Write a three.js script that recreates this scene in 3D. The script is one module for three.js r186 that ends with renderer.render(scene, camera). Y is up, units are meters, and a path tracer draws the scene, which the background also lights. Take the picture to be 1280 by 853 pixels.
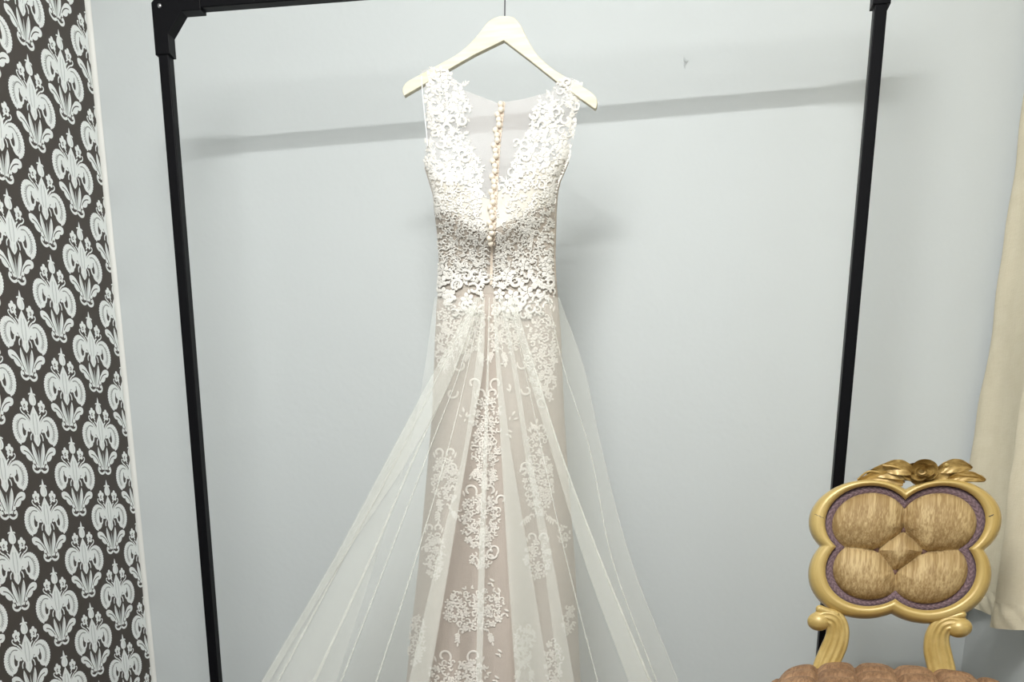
import * as THREE from 'three';
import { mergeGeometries } from 'three/addons/utils/BufferGeometryUtils.js';
import { RoundedBoxGeometry } from 'three/addons/geometries/RoundedBoxGeometry.js';
import { RectAreaLightUniformsLib } from 'three/addons/lights/RectAreaLightUniformsLib.js';

// ---------------------------------------------------------------- camera
// origin: floor corner of the papered wall (x = 0) and the back wall (z about 0); metres, y up
const scene = new THREE.Scene();
const FOCAL = 1128.3, CENTRE_Y = 898.7;                  // the photograph is the upper part of an upright frame
const EYE = new THREE.Vector3(1.388, 0.85, 2.27);
const camera = new THREE.PerspectiveCamera(2 * Math.atan(CENTRE_Y / FOCAL) * 180 / Math.PI, 1280 / 853, 0.05, 30);
camera.position.copy(EYE);
camera.rotation.set(-0.2517, 0.148, 0.0028, 'YXZ');
camera.setViewOffset(1280, CENTRE_Y * 2, 0, 0, 1280, 853);
scene.add(camera);
scene.background = new THREE.Color(0x000000);

const renderer = new THREE.WebGLRenderer({ antialias: true });
renderer.toneMapping = THREE.LinearToneMapping;
renderer.toneMappingExposure = 0.97;
renderer.shadowMap.enabled = true;
RectAreaLightUniformsLib.init();

// ---------------------------------------------------------------- lights: a fluorescent batten, an added flood panel that grades the back wall, and an added fill panel
const CEILING = 2.5, ROOM_W = 2.142, ROOM_D = 4.3;
const TUBE = { at: [1.16, 2.375, 1.98], length: 0.72, width: 0.035, power: 300 };
const ADDED_FLOOD = { at: [0.98, 2.11, 2.14], w: 1.0, d: 0.74, tilt: 0.28, power: 8.7 };  // added lamp: makes the back wall brighter at the top than below
const ADDED_PANEL = { at: [1.08, 2.47, 3.4], w: 1.1, d: 0.55, power: 10 };  // added lamp: soft fill from behind the viewer
const LAMP_COLOR = new THREE.Color().setRGB(1.0, 1.0, 0.985);
{
  const tube = new THREE.RectAreaLight(LAMP_COLOR, TUBE.power, TUBE.length, TUBE.width);
  tube.name = 'tube_light'; tube.position.set(TUBE.at[0], TUBE.at[1] - 0.022, TUBE.at[2]);
  tube.rotation.x = -Math.PI / 2 + 0.45;                  // the reflector turns it a little towards the back wall
  scene.add(tube);
  const flood = new THREE.RectAreaLight(LAMP_COLOR, ADDED_FLOOD.power, ADDED_FLOOD.w, ADDED_FLOOD.d);
  flood.name = 'added_flood_light'; flood.position.set(ADDED_FLOOD.at[0], ADDED_FLOOD.at[1] - 0.02 * Math.sin(ADDED_FLOOD.tilt), ADDED_FLOOD.at[2] - 0.022);
  flood.rotation.x = -ADDED_FLOOD.tilt;
  scene.add(flood);
  const panel = new THREE.RectAreaLight(LAMP_COLOR, ADDED_PANEL.power, ADDED_PANEL.w, ADDED_PANEL.d);
  panel.name = 'added_panel_light'; panel.position.set(ADDED_PANEL.at[0], ADDED_PANEL.at[1] - 0.03, ADDED_PANEL.at[2]);
  panel.rotation.x = -Math.PI / 2;
  scene.add(panel);
}

// ---------------------------------------------------------------- helpers
let seed = 20240611;
const rnd = () => { seed = (seed * 1664525 + 1013904223) >>> 0; return seed / 4294967296; };
const rr = (a, b) => a + (b - a) * rnd();
const V = (x, y, z) => new THREE.Vector3(x, y, z);
const sm = (a, b, x) => { const t = Math.min(1, Math.max(0, (x - a) / (b - a))); return t * t * (3 - 2 * t); };
const used = {};
function numbered(name) { used[name] = (used[name] || 0) + 1; return used[name] === 1 ? name : name + '_' + String(used[name] - 1).padStart(3, '0'); }
function shade(o) { o.castShadow = true; o.receiveShadow = true; return o; }
function part(name, geometry, material, parent, label) {
  const m = shade(new THREE.Mesh(geometry, material)); m.name = numbered(name); parent.add(m);
  if (label) m.userData.label = label;
  return m;
}
function struct(name, geometry, material) { const m = part(name, geometry, material, scene); m.userData.kind = 'structure'; return m; }
function thing(name, label, category, p = [0, 0, 0], turn = 0) {
  const g = new THREE.Group(); g.name = numbered(name); g.position.set(...p); g.rotation.y = turn;
  g.userData = { label, category }; scene.add(g); return g;
}
function put(g, x, y, z) { g.translate(x, y, z); return g; }
function box(w, h, d, x, y, z, r = 0) { return put(r ? new RoundedBoxGeometry(w, h, d, 2, r) : new THREE.BoxGeometry(w, h, d), x, y, z); }
function merge(list) { return mergeGeometries(list.map((g) => { const h = g.index ? g.toNonIndexed() : g; for (const k of Object.keys(h.attributes)) if (!['position', 'normal', 'uv'].includes(k)) h.deleteAttribute(k); return h; })); }
// a grid of points f(i, j) -> Vector3
function grid(nu, nv, f, closedU = false, flip = false) {
  const pos = [], uv = [], idx = [];
  for (let j = 0; j <= nv; j++) for (let i = 0; i <= nu; i++) { const p = f(i / nu, j / nv); pos.push(p.x, p.y, p.z); uv.push(i / nu, j / nv); }
  for (let j = 0; j < nv; j++) for (let i = 0; i < nu; i++) {
    const a = j * (nu + 1) + i, b = a + 1, c = a + nu + 1, d = c + 1;
    if (flip) idx.push(a, c, b, b, c, d); else idx.push(a, b, c, b, d, c);
  }
  const g = new THREE.BufferGeometry();
  g.setAttribute('position', new THREE.Float32BufferAttribute(pos, 3)); g.setAttribute('uv', new THREE.Float32BufferAttribute(uv, 2)); g.setIndex(idx);
  g.computeVertexNormals();
  if (closedU) { const n = g.attributes.normal; for (let j = 0; j <= nv; j++) { const a = j * (nu + 1), b = a + nu; const v = V(n.getX(a) + n.getX(b), n.getY(a) + n.getY(b), n.getZ(a) + n.getZ(b)).normalize(); n.setXYZ(a, v.x, v.y, v.z); n.setXYZ(b, v.x, v.y, v.z); } }
  return g;
}
// photograph measurements: where the sight line through a measured point meets the upright plane z
function sight(px, py) { return V((px - 640) / FOCAL, (CENTRE_Y - py) / FOCAL, -1).applyEuler(camera.rotation); }
function at(px, py, z) { const d = sight(px, py); return EYE.clone().addScaledVector(d, (z - EYE.z) / d.z); }
function table(rows) { return (x, k) => { let i = 0; while (i < rows.length - 2 && x > rows[i + 1][0]) i++; const a = rows[i], b = rows[i + 1]; const t = (x - a[0]) / (b[0] - a[0]); return a[k] + (b[k] - a[k]) * t; }; }

// value noise for computed textures
function noiseField(n, cells, s0) {
  let s = s0; const r = () => { s = (s * 1664525 + 1013904223) >>> 0; return s / 4294967296; };
  const g = Array.from({ length: cells[0] * cells[1] }, r), out = new Float32Array(n * n);
  for (let y = 0; y < n; y++) for (let x = 0; x < n; x++) {
    const u = x / n * cells[0], v = y / n * cells[1], i = Math.floor(u), j = Math.floor(v), a = u - i, b = v - j, fa = a * a * (3 - 2 * a), fb = b * b * (3 - 2 * b);
    const q = (p, o) => g[((o % cells[1]) * cells[0]) + (p % cells[0])];
    out[y * n + x] = (q(i, j) * (1 - fa) + q(i + 1, j) * fa) * (1 - fb) + (q(i, j + 1) * (1 - fa) + q(i + 1, j + 1) * fa) * fb;
  }
  return out;
}
function layered(n, list) { const o = new Float32Array(n * n); let s = 7; for (const [cu, cv, w] of list) { const f = noiseField(n, [cu, cv], s += 1013); for (let i = 0; i < o.length; i++) o[i] += f[i] * w; } return o; }
function dataTexture(n, f, color, rep = [1, 1]) {
  const d = new Uint8Array(n * n * 4);
  for (let i = 0; i < n * n; i++) { const c = f(i); for (let k = 0; k < 3; k++) d[i * 4 + k] = Math.max(0, Math.min(255, Math.round(c[k]))); d[i * 4 + 3] = 255; }
  const t = new THREE.DataTexture(d, n, n); t.wrapS = t.wrapT = THREE.RepeatWrapping; t.magFilter = t.minFilter = THREE.LinearFilter; t.repeat.set(...rep);
  if (color) t.colorSpace = THREE.SRGBColorSpace; t.needsUpdate = true; return t;
}
const grey = (f) => (i) => [255 * f[i], 255 * f[i], 255 * f[i]];

// ---------------------------------------------------------------- materials
const M = {};
{
  const peel = layered(512, [[90, 90, 0.5], [180, 180, 0.3], [24, 24, 0.2]]);
  const peelTex = dataTexture(512, grey(peel), false, [2.6, 2.6]);
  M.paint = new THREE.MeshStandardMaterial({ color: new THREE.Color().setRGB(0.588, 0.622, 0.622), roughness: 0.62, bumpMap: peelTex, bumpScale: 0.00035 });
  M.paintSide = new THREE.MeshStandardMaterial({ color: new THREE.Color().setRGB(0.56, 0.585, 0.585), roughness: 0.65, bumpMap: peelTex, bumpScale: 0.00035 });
  M.white = new THREE.MeshStandardMaterial({ color: new THREE.Color().setRGB(0.78, 0.78, 0.74), roughness: 0.6 });
  M.ceiling = new THREE.MeshStandardMaterial({ color: new THREE.Color().setRGB(0.75, 0.75, 0.74), roughness: 0.9 });
  M.floor = new THREE.MeshStandardMaterial({ color: new THREE.Color().setRGB(0.09, 0.08, 0.072), roughness: 0.8, bumpMap: dataTexture(256, grey(layered(256, [[128, 128, 1]])), false, [8, 8]), bumpScale: 0.003 });
  M.black = new THREE.MeshPhysicalMaterial({ color: new THREE.Color().setRGB(0.003, 0.003, 0.004), roughness: 0.38, specularIntensity: 0.2 });
  M.blackPlastic = new THREE.MeshPhysicalMaterial({ color: new THREE.Color().setRGB(0.003, 0.003, 0.004), roughness: 0.42, specularIntensity: 0.2 });
  M.steel = new THREE.MeshStandardMaterial({ color: new THREE.Color().setRGB(0.35, 0.35, 0.36), roughness: 0.35, metalness: 1 });
  const wood = layered(256, [[6, 90, 0.5], [12, 180, 0.3], [3, 20, 0.2]]);
  M.wire = new THREE.MeshStandardMaterial({ color: new THREE.Color().setRGB(0.06, 0.06, 0.065), roughness: 0.4, metalness: 0.6 });
  M.wood = new THREE.MeshStandardMaterial({ color: 0xffffff, roughness: 0.45, map: dataTexture(256, (i) => [224 - 26 * wood[i], 220 - 31 * wood[i], 201 - 42 * wood[i]], true) });
  const weave = layered(256, [[128, 128, 0.5], [64, 10, 0.25], [10, 64, 0.25]]);
  const weaveTex = dataTexture(256, grey(weave), false, [6, 6]);
  M.lining = new THREE.MeshPhysicalMaterial({ color: new THREE.Color().setRGB(0.6, 0.515, 0.43), roughness: 0.62, sheen: 0.4, sheenRoughness: 0.5, sheenColor: new THREE.Color(0.9, 0.85, 0.8), side: THREE.DoubleSide, bumpMap: weaveTex, bumpScale: 0.0004 });
  M.liningLit = new THREE.MeshPhysicalMaterial({ color: new THREE.Color().setRGB(0.63, 0.595, 0.52), roughness: 0.5, side: THREE.DoubleSide });  // paler copy of the lining, light on the upper V put into its colour
  M.skirt = new THREE.MeshPhysicalMaterial({ color: new THREE.Color().setRGB(0.49, 0.425, 0.37), roughness: 0.7, side: THREE.DoubleSide, bumpMap: weaveTex, bumpScale: 0.0004 });
  M.lace = new THREE.MeshStandardMaterial({ color: new THREE.Color().setRGB(0.78, 0.755, 0.70), roughness: 0.8, side: THREE.DoubleSide });
  M.illusion = new THREE.MeshStandardMaterial({ color: new THREE.Color().setRGB(0.80, 0.73, 0.70), roughness: 0.9, side: THREE.DoubleSide, transparent: true, opacity: 0.3, depthWrite: false });
  M.net = new THREE.MeshStandardMaterial({ color: new THREE.Color().setRGB(0.68, 0.63, 0.55), roughness: 0.9, side: THREE.DoubleSide, transparent: true, opacity: 0.42, depthWrite: false });
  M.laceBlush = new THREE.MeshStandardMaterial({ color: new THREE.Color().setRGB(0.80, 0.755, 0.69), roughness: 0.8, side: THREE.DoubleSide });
  M.tulle = new THREE.MeshStandardMaterial({ color: new THREE.Color().setRGB(0.82, 0.825, 0.755), roughness: 0.9, side: THREE.DoubleSide, transparent: true, opacity: 0.225, depthWrite: false });
  M.peach = new THREE.MeshStandardMaterial({ color: new THREE.Color().setRGB(0.74, 0.63, 0.52), roughness: 0.7, side: THREE.DoubleSide });
  M.pearl = new THREE.MeshPhysicalMaterial({ color: new THREE.Color().setRGB(0.84, 0.76, 0.64), roughness: 0.3, clearcoat: 0.5, clearcoatRoughness: 0.2 });
  M.ribbon = new THREE.MeshStandardMaterial({ color: new THREE.Color().setRGB(0.85, 0.87, 0.88), roughness: 0.4, side: THREE.DoubleSide });
  const gold = layered(256, [[8, 8, 0.5], [24, 24, 0.3], [90, 90, 0.2]]);
  M.gold = new THREE.MeshPhysicalMaterial({ color: 0xffffff, map: dataTexture(256, (i) => [214 - 36 * gold[i], 190 - 42 * gold[i], 126 - 46 * gold[i]], true), roughness: 0.36, metalness: 0.14, clearcoat: 0.25, clearcoatRoughness: 0.3 });
  M.goldOld = new THREE.MeshPhysicalMaterial({ color: 0xffffff, map: dataTexture(256, (i) => [214 - 76 * gold[i], 184 - 76 * gold[i], 116 - 60 * gold[i]], true), roughness: 0.38, metalness: 0.2, clearcoat: 0.15, clearcoatRoughness: 0.3 });
  const nap = layered(512, [[120, 34, 0.35], [256, 100, 0.35], [16, 7, 0.3]]);
  const napC = (a, b) => (i) => { const t = Math.min(1, Math.max(0, (nap[i] - 0.3) / 0.4)); return a.map((c, k) => c + (b[k] - c) * t); };
  M.velvet = new THREE.MeshPhysicalMaterial({ color: 0xffffff, map: dataTexture(512, napC([150, 122, 78], [196, 171, 124]), true), roughness: 0.7, sheen: 0.7, sheenRoughness: 0.4, sheenColor: new THREE.Color(0.75, 0.62, 0.4), bumpMap: dataTexture(512, grey(nap), false), bumpScale: 0.001 });
  M.velvetBrown = new THREE.MeshPhysicalMaterial({ color: 0xffffff, map: dataTexture(512, napC([116, 85, 58], [158, 123, 90]), true), roughness: 0.7, sheen: 0.7, sheenRoughness: 0.4, sheenColor: new THREE.Color(0.6, 0.45, 0.32), bumpMap: dataTexture(512, grey(nap), false), bumpScale: 0.001 });
  const braid = new Float32Array(256 * 256);
  for (let y = 0; y < 256; y++) for (let x = 0; x < 256; x++) braid[y * 256 + x] = 0.5 + 0.5 * Math.sin(x / 256 * Math.PI * 2 * 90 + Math.sin(y / 256 * Math.PI * 4) * 2.2);
  M.buttonCloth = new THREE.MeshStandardMaterial({ color: 0x6b5048, roughness: 0.8 });
  M.gimp = new THREE.MeshStandardMaterial({ color: 0xffffff, map: dataTexture(256, (i) => [96 + 42 * braid[i], 78 + 36 * braid[i], 82 + 38 * braid[i]], true), roughness: 0.85, bumpMap: dataTexture(256, grey(braid), false), bumpScale: 0.0012 });
  const linen = layered(512, [[256, 256, 0.3], [14, 200, 0.2], [200, 14, 0.2], [10, 10, 0.3]]);
  M.curtain = new THREE.MeshPhysicalMaterial({ color: 0xffffff, map: dataTexture(512, (i) => [225 - 16 * linen[i], 217 - 18 * linen[i], 194 - 22 * linen[i]], true, [4, 4]), roughness: 0.85, side: THREE.DoubleSide, bumpMap: dataTexture(512, grey(linen), false, [4, 4]), bumpScale: 0.0008 });
  M.glow = new THREE.MeshStandardMaterial({ color: 0xffffff, emissive: new THREE.Color(1, 1, 0.98), emissiveIntensity: 1.5, roughness: 0.6 });
}

// damask print: one repeat holds two motifs in a half drop
const REP_W = 0.2536, REP_H = 0.2;
{
  const W = 1024, H = 808, k = W / REP_W / 1000, c = document.createElement('canvas'); c.width = W; c.height = H;
  const g = c.getContext('2d');
  const GROUND = '#48413b', PALE = '#f6f9f7', MID = '#c6cac7', DARK = '#5a544f';
  g.fillStyle = GROUND; g.fillRect(0, 0, W, H);
  const blob = (pts, fill) => { g.beginPath(); g.moveTo(pts[0][0], pts[0][1]); for (let i = 1; i < pts.length; i++) { const p = pts[i]; if (p.length === 2) g.lineTo(p[0], p[1]); else if (p.length === 4) g.quadraticCurveTo(p[0], p[1], p[2], p[3]); else g.bezierCurveTo(...p); } g.closePath(); g.fillStyle = fill; g.fill(); };
  const oval = (x, y, a, b, r, fill) => { g.beginPath(); g.ellipse(x, y, a, b, r, 0, Math.PI * 2); g.fillStyle = fill; g.fill(); };
  const line = (pts, w, col) => { g.beginPath(); g.moveTo(pts[0][0], pts[0][1]); for (let i = 1; i < pts.length; i++) { const p = pts[i]; if (p.length === 2) g.lineTo(p[0], p[1]); else if (p.length === 4) g.quadraticCurveTo(p[0], p[1], p[2], p[3]); else g.bezierCurveTo(...p); } g.lineWidth = w; g.lineCap = 'round'; g.strokeStyle = col; g.stroke(); };
  function half() {                                         // right half, millimetres, y down from the tip
    // plume: a serrated leaf that rises from the stem, curls out and down and hooks back in
    for (let i = 0; i < 17; i++) { const a = -2.0 + i * 0.2, x = 49 + 25.5 * Math.cos(a), y = 92 + 29 * Math.sin(a); oval(x, y, 5.4, 3.4, a + 0.6, PALE); }
    blob([[10, 92], [18, 66, 40, 60], [60, 54, 72, 76], [82, 98, 70, 112], [60, 124, 46, 119], [36, 114, 38, 104], [43, 108, 46, 100], [48, 88, 40, 80], [28, 74, 14, 100]], PALE);
    line([[24, 76], [46, 58, 61, 80], [68, 98, 56, 113]], 3.0, MID);
    line([[28, 72], [48, 60, 59, 82], [64, 98, 53, 110]], 1.0, DARK);
    for (let i = 0; i < 9; i++) { const a = -1.0 + i * 0.22; line([[48 + 15 * Math.cos(a), 92 + 20 * Math.sin(a)], [48 + 20 * Math.cos(a + .1), 92 + 25 * Math.sin(a + .1)]], 0.9, DARK); }
    blob([[22, 70], [40, 68, 43, 82], [41, 93, 32, 94], [22, 92, 20, 80]], PALE); line([[43, 80], [44, 90, 38, 97]], 2.2, GROUND);
    line([[22, 93], [30, 90, 33, 97], [34, 106, 41, 107]], 5.4, PALE); line([[17, 100], [22, 104, 21, 112]], 3.6, PALE);
    // strands beside the stem
    line([[11, 74], [14, 62, 22, 57]], 3.4, PALE); line([[12, 84], [18, 68, 30, 60]], 3.2, PALE);
    line([[33, 58], [40, 56, 44, 51], [47, 46, 42, 45]], 3.2, PALE);
    // floret
    for (let i = 0; i < 5; i++) { const a = i * 1.2566 - 1.5; oval(29 + 7 * Math.cos(a), 38 + 8 * Math.sin(a), 6, 5.4, a, PALE); }
    line([[25, 48], [20, 53]], 3.4, PALE); oval(30, 41, 3.2, 4, 0, DARK); oval(29, 41, 1.6, 2, 0, PALE);
    // lower fan
    blob([[2, 172], [4, 142, 19, 117], [25, 128, 20, 146], [12, 162, 6, 174]], PALE);
    blob([[7, 172], [20, 146, 36, 131], [50, 122, 61, 129], [65, 140, 52, 145], [40, 146, 34, 144], [22, 152, 12, 174]], PALE);
    oval(34, 149, 13, 8.6, -0.55, PALE); oval(21, 159, 4.6, 6.4, 0.1, PALE);
    line([[22, 156], [32, 139, 50, 137]], 2.2, GROUND); line([[12, 166], [18, 148, 30, 136]], 2, GROUND);  line([[5, 168], [8, 146, 17, 126]], 2.2, MID);
    line([[3, 179], [12, 186, 22, 180], [29, 174, 24, 168]], 5.6, PALE); oval(20, 171, 3.4, 3.6, 0, PALE); line([[9, 177], [15, 179, 20, 175]], 1.6, GROUND);
  }
  function motif(x, y) {
    g.save(); g.translate(x, y); g.scale(k, k);
    for (const s of [1, -1]) { g.save(); g.scale(s, 1); half(); g.restore(); }
    blob([[0, -3], [3, 4, 4, 11], [18, 26, 8, 36], [0, 40, -8, 36], [-18, 26, -4, 11], [-3, 4, 0, -3]], PALE); // crown bud
    line([[-11, 14], [-6, 11, 0, 14], [6, 11, 11, 14]], 3.2, PALE); line([[3, 18], [7, 26, 4, 33]], 1.3, MID);
    blob([[0, 37], [9, 50, 15, 60], [19, 78, 12, 98], [9, 104, 12, 112], [8, 122, 0, 127], [-8, 122, -12, 112], [-9, 104, -12, 98], [-19, 78, -15, 60], [-9, 50, 0, 37]], PALE); // stem
    line([[4, 56], [9, 76, 4, 100]], 2.2, MID); line([[-4, 56], [-9, 76, -4, 100]], 2.2, MID); line([[4, 106], [5, 114, 2, 120]], 1.6, MID);
    blob([[0, 130], [4, 150, 2, 174], [0, 178, -2, 174], [-4, 150, 0, 130]], MID);
    g.restore();
  }
  for (let i = -1; i <= 2; i++) for (let j = -1; j <= 2; j++) { motif(i * W, j * H); motif((i + 0.5) * W, (j + 0.5) * H); }
  const t = new THREE.CanvasTexture(c); t.colorSpace = THREE.SRGBColorSpace; t.wrapS = t.wrapT = THREE.RepeatWrapping; t.anisotropy = 8;
  M.paper = new THREE.MeshStandardMaterial({ map: t, roughness: 0.6 });
}

// ---------------------------------------------------------------- the room
const wallZ = (x) => -0.08 * (1 - x / ROOM_W);              // the back wall stands a little out of square
{
  const ang = Math.atan2(0.08, ROOM_W);
  const g = new THREE.BoxGeometry(ROOM_W + 0.5, CEILING + 0.1, 0.1, 1, 1, 1); g.translate(0, 0, -0.05);
  const w = struct('wall_back', g, M.paint); w.position.set(ROOM_W / 2, CEILING / 2, -0.04); w.rotation.y = -ang;
  const p = at(857, 78, wallZ(1.36));                       // filled nail hole
  const lump = grid(20, 10, (u, v) => { const a = u * 6.2832, r = v * (0.007 + 0.003 * Math.sin(a * 3 + 1) + 0.0015 * Math.sin(a * 7)); return V(r * Math.cos(a) * 0.8, r * Math.sin(a) * 1.3, 0.0022 * (1 - v * v) * (0.5 + 0.5 * Math.sin(a * 2 + v * 5)) - 0.0002); }, true);
  const lm = part('wall_patch', lump, M.paint, w); const q = w.worldToLocal(p.clone()); w.updateMatrixWorld(); const qq = w.worldToLocal(p.clone()); lm.position.set(qq.x, qq.y, 0.0002);

  // papered wall: uv in repeats, motif tips on z = 0.0512 + n * half repeat
  const lw = new THREE.BoxGeometry(0.1, CEILING + 0.1, ROOM_D + 0.3); lw.translate(-0.05, CEILING / 2, ROOM_D / 2 - 0.1);
  const pos = lw.attributes.position, uv = lw.attributes.uv;
  for (let i = 0; i < pos.count; i++) uv.setXY(i, -(pos.getZ(i) - 0.0512) / REP_W, (pos.getY(i) - 0.8618) / REP_H);
  struct('wall_left', lw, M.paper);
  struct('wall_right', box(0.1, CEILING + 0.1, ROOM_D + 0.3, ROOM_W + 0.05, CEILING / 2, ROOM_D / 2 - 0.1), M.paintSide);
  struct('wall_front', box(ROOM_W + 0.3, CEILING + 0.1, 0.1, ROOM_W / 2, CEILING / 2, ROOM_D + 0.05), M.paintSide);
  struct('floor', box(ROOM_W + 0.4, 0.1, ROOM_D + 0.5, ROOM_W / 2, -0.05, ROOM_D / 2 - 0.1), M.floor);
  struct('ceiling', box(ROOM_W + 0.4, 0.1, ROOM_D + 0.5, ROOM_W / 2, CEILING + 0.05, ROOM_D / 2 - 0.1), M.ceiling);
  // hollow white strip standing in for the soft glow along the corner
  const R = 0.01, sh = [];
  for (let i = 0; i <= 10; i++) { const a = Math.PI + i / 10 * Math.PI / 2; sh.push([R + R * Math.cos(a), R + R * Math.sin(a)]); }
  const cove = grid(10, 1, (u, v) => { const a = Math.PI + u * Math.PI / 2; return V(0.0005 + R + R * Math.cos(a), v * CEILING, -0.0785 + R + R * Math.sin(a)); }, false, true);
  struct('glow_trim_1', cove, M.white);
}

// ---------------------------------------------------------------- ceiling lights (above the frame): the tube, and two panels added as fill
{
  const t = thing('ceiling_light', 'slim white fluorescent batten on the ceiling above the viewer', 'light', [TUBE.at[0], CEILING, TUBE.at[2]]);
  const ty = TUBE.at[1] - CEILING;
  part('housing', box(TUBE.length + 0.08, 0.03, 0.06, 0, ty + 0.05, 0, 0.006), M.white, t);
  const tube = new THREE.CylinderGeometry(0.014, 0.014, TUBE.length, 16); tube.rotateZ(Math.PI / 2); tube.translate(0, ty + 0.014, 0);
  part('lamp_tube', tube, M.glow, t);
  for (const q of [-1, 1]) { part('lamp_holder', box(0.02, 0.06, 0.04, q * (TUBE.length / 2 + 0.012), ty + 0.015, 0, 0.005), M.white, t); part('stem', box(0.012, -ty - 0.06, 0.012, q * 0.25, (ty + 0.06) / 2, 0, 0.003), M.white, t); }
  const f = thing('ceiling_light', 'added unseen flood panel on two short stems, grading the light on the back wall', 'light', [ADDED_FLOOD.at[0], CEILING, ADDED_FLOOD.at[2]]);
  const tilt = (g) => { g.rotateX(-ADDED_FLOOD.tilt); g.translate(0, ADDED_FLOOD.at[1] - CEILING, 0); return g; };
  part('frame', tilt(box(ADDED_FLOOD.w + 0.03, ADDED_FLOOD.d + 0.03, 0.03, 0, 0, 0.017, 0.006)), M.white, f);
  part('diffuser', tilt(box(ADDED_FLOOD.w, ADDED_FLOOD.d, 0.012, 0, 0, -0.002, 0.004)), M.glow, f);
  for (const q of [-1, 1]) part('stem', box(0.02, 0.12, 0.02, q * 0.35, -0.06, -0.02, 0.004), M.white, f);
  const p = thing('ceiling_light', 'added unseen ceiling panel with a milky diffuser, soft fill behind the viewer', 'light', [ADDED_PANEL.at[0], CEILING, ADDED_PANEL.at[2]]);
  part('frame', box(ADDED_PANEL.w + 0.05, 0.03, ADDED_PANEL.d + 0.05, 0, -0.016, 0, 0.006), M.white, p);
  part('diffuser', box(ADDED_PANEL.w, 0.012, ADDED_PANEL.d, 0, -0.036, 0, 0.004), M.glow, p);
}
// ---------------------------------------------------------------- garment rack
const RACK_Z = 0.30, TUBE_W = 0.022, BAR_Y = 1.775, POST_L = 0.3845, POST_R = 1.7605;
{
  const t = thing('garment_rack', 'tall black square tube garment rack the dress hangs from', 'garment rack', [0, 0, RACK_Z]);
  for (const x of [POST_L, POST_R]) part('post', box(TUBE_W, BAR_Y + 0.01, TUBE_W, x, (BAR_Y + 0.01) / 2 + 0.012, 0, 0.0018), M.black, t);
  part('top_bar', box(POST_R - POST_L, TUBE_W, TUBE_W, (POST_L + POST_R) / 2, BAR_Y, 0, 0.0018), M.black, t);
  for (const [x, s] of [[POST_L, 1], [POST_R, -1]]) {       // moulded corner pieces: two sleeves and a gusset
    const w = 0.0145, sh = new THREE.Shape();
    sh.moveTo(-w, -0.086); sh.lineTo(w, -0.086); sh.lineTo(w, -0.052); sh.lineTo(0.046, -w); sh.lineTo(0.086, -w); sh.lineTo(0.086, w); sh.lineTo(0, w); sh.lineTo(-w, 0.002); sh.closePath();
    const g = new THREE.ExtrudeGeometry(sh, { depth: 0.024, bevelEnabled: true, bevelSize: 0.0012, bevelThickness: 0.0012, bevelSegments: 2 });
    g.translate(0, 0, -0.012);
    if (s < 0) g.rotateY(Math.PI);
    g.translate(x, BAR_Y, 0);
    const c = part('corner_connector', g, M.blackPlastic, t);
    const b = new THREE.SphereGeometry(0.0045, 14, 8, 0, Math.PI * 2, 0, Math.PI / 2); b.rotateX(Math.PI / 2); b.scale(1, 1, 0.6); b.translate(x + s * 0.002, BAR_Y - 0.004, 0.0132);
    part('bolt', b, M.steel, c);
    part('foot', box(0.04, 0.022, 0.5, x, 0.011, 0, 0.003), M.black, t);
  }
}

// ---------------------------------------------------------------- hanger
{
  const c = at(630.5, 40, RACK_Z);                          // outline measured in the photograph, tip to tip 0.38 m
  const t = thing('clothes_hanger', 'pale wooden clothes hanger with a thin wire hook under the black bar', 'hanger', [c.x, c.y, RACK_Z]);
  const R2 = ([x, y]) => { const p = at(x, y, RACK_Z); return new THREE.Vector2(p.x - c.x, p.y - c.y); };
  const sh = new THREE.Shape(), top = [[506.5, 120.5], [504.8, 116], [505.5, 110.5], [510.5, 104], [527, 95], [550, 82.5], [569, 72], [583, 61.4], [594.8, 49.7], [602, 41], [609.5, 31], [617, 25.5], [624, 23], [630.5, 22.4], [637, 22.8], [643.5, 25], [651, 34], [658.5, 49], [667.5, 65], [677, 76], [691, 88], [705, 97], [719, 105.5], [735.5, 115], [743.5, 122], [746, 129], [745.2, 135.5]].map(R2);
  const low = [[744, 137], [723.7, 122.5], [695.6, 102.5], [663, 76.5], [630.3, 51.5], [592.5, 70], [555, 91.5], [524.5, 110]].map(R2);
  sh.moveTo(top[0].x, top[0].y); sh.splineThru(top.slice(1)); for (const q of low) sh.lineTo(q.x, q.y); sh.closePath();
  const g = new THREE.ExtrudeGeometry(sh, { depth: 0.006, bevelEnabled: true, bevelSize: 0.0012, bevelThickness: 0.003, bevelSegments: 3, curveSegments: 120 }); g.translate(0, 0, -0.003);
  const p = g.attributes.position, uv = g.attributes.uv; for (let i = 0; i < p.count; i++) uv.setXY(i, p.getX(i) * 3, p.getY(i) * 3);
  part('hanger_body', g, M.wood, t);
  const top0 = R2([630.8, 22.4]), by = BAR_Y - c.y;            // hook: straight wire, then over the bar
  const pts = [V(top0.x, top0.y - 0.006, 0), V(top0.x + 0.0004, top0.y + 0.02, 0), V(0.0012, by - 0.013, -0.002), V(0.001, by - 0.004, -0.0135), V(0.001, by + 0.0095, -0.0128), V(0.001, by + 0.0131, -0.004), V(0.001, by + 0.0131, 0.006), V(0.001, by + 0.008, 0.0128), V(0.001, by - 0.006, 0.0133)].map((v) => v.add(V(0, 0.0008, 0)));
  part('hook', new THREE.TubeGeometry(new THREE.CatmullRomCurve3(pts), 80, 0.0013, 8), M.wire, t);
}

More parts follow.
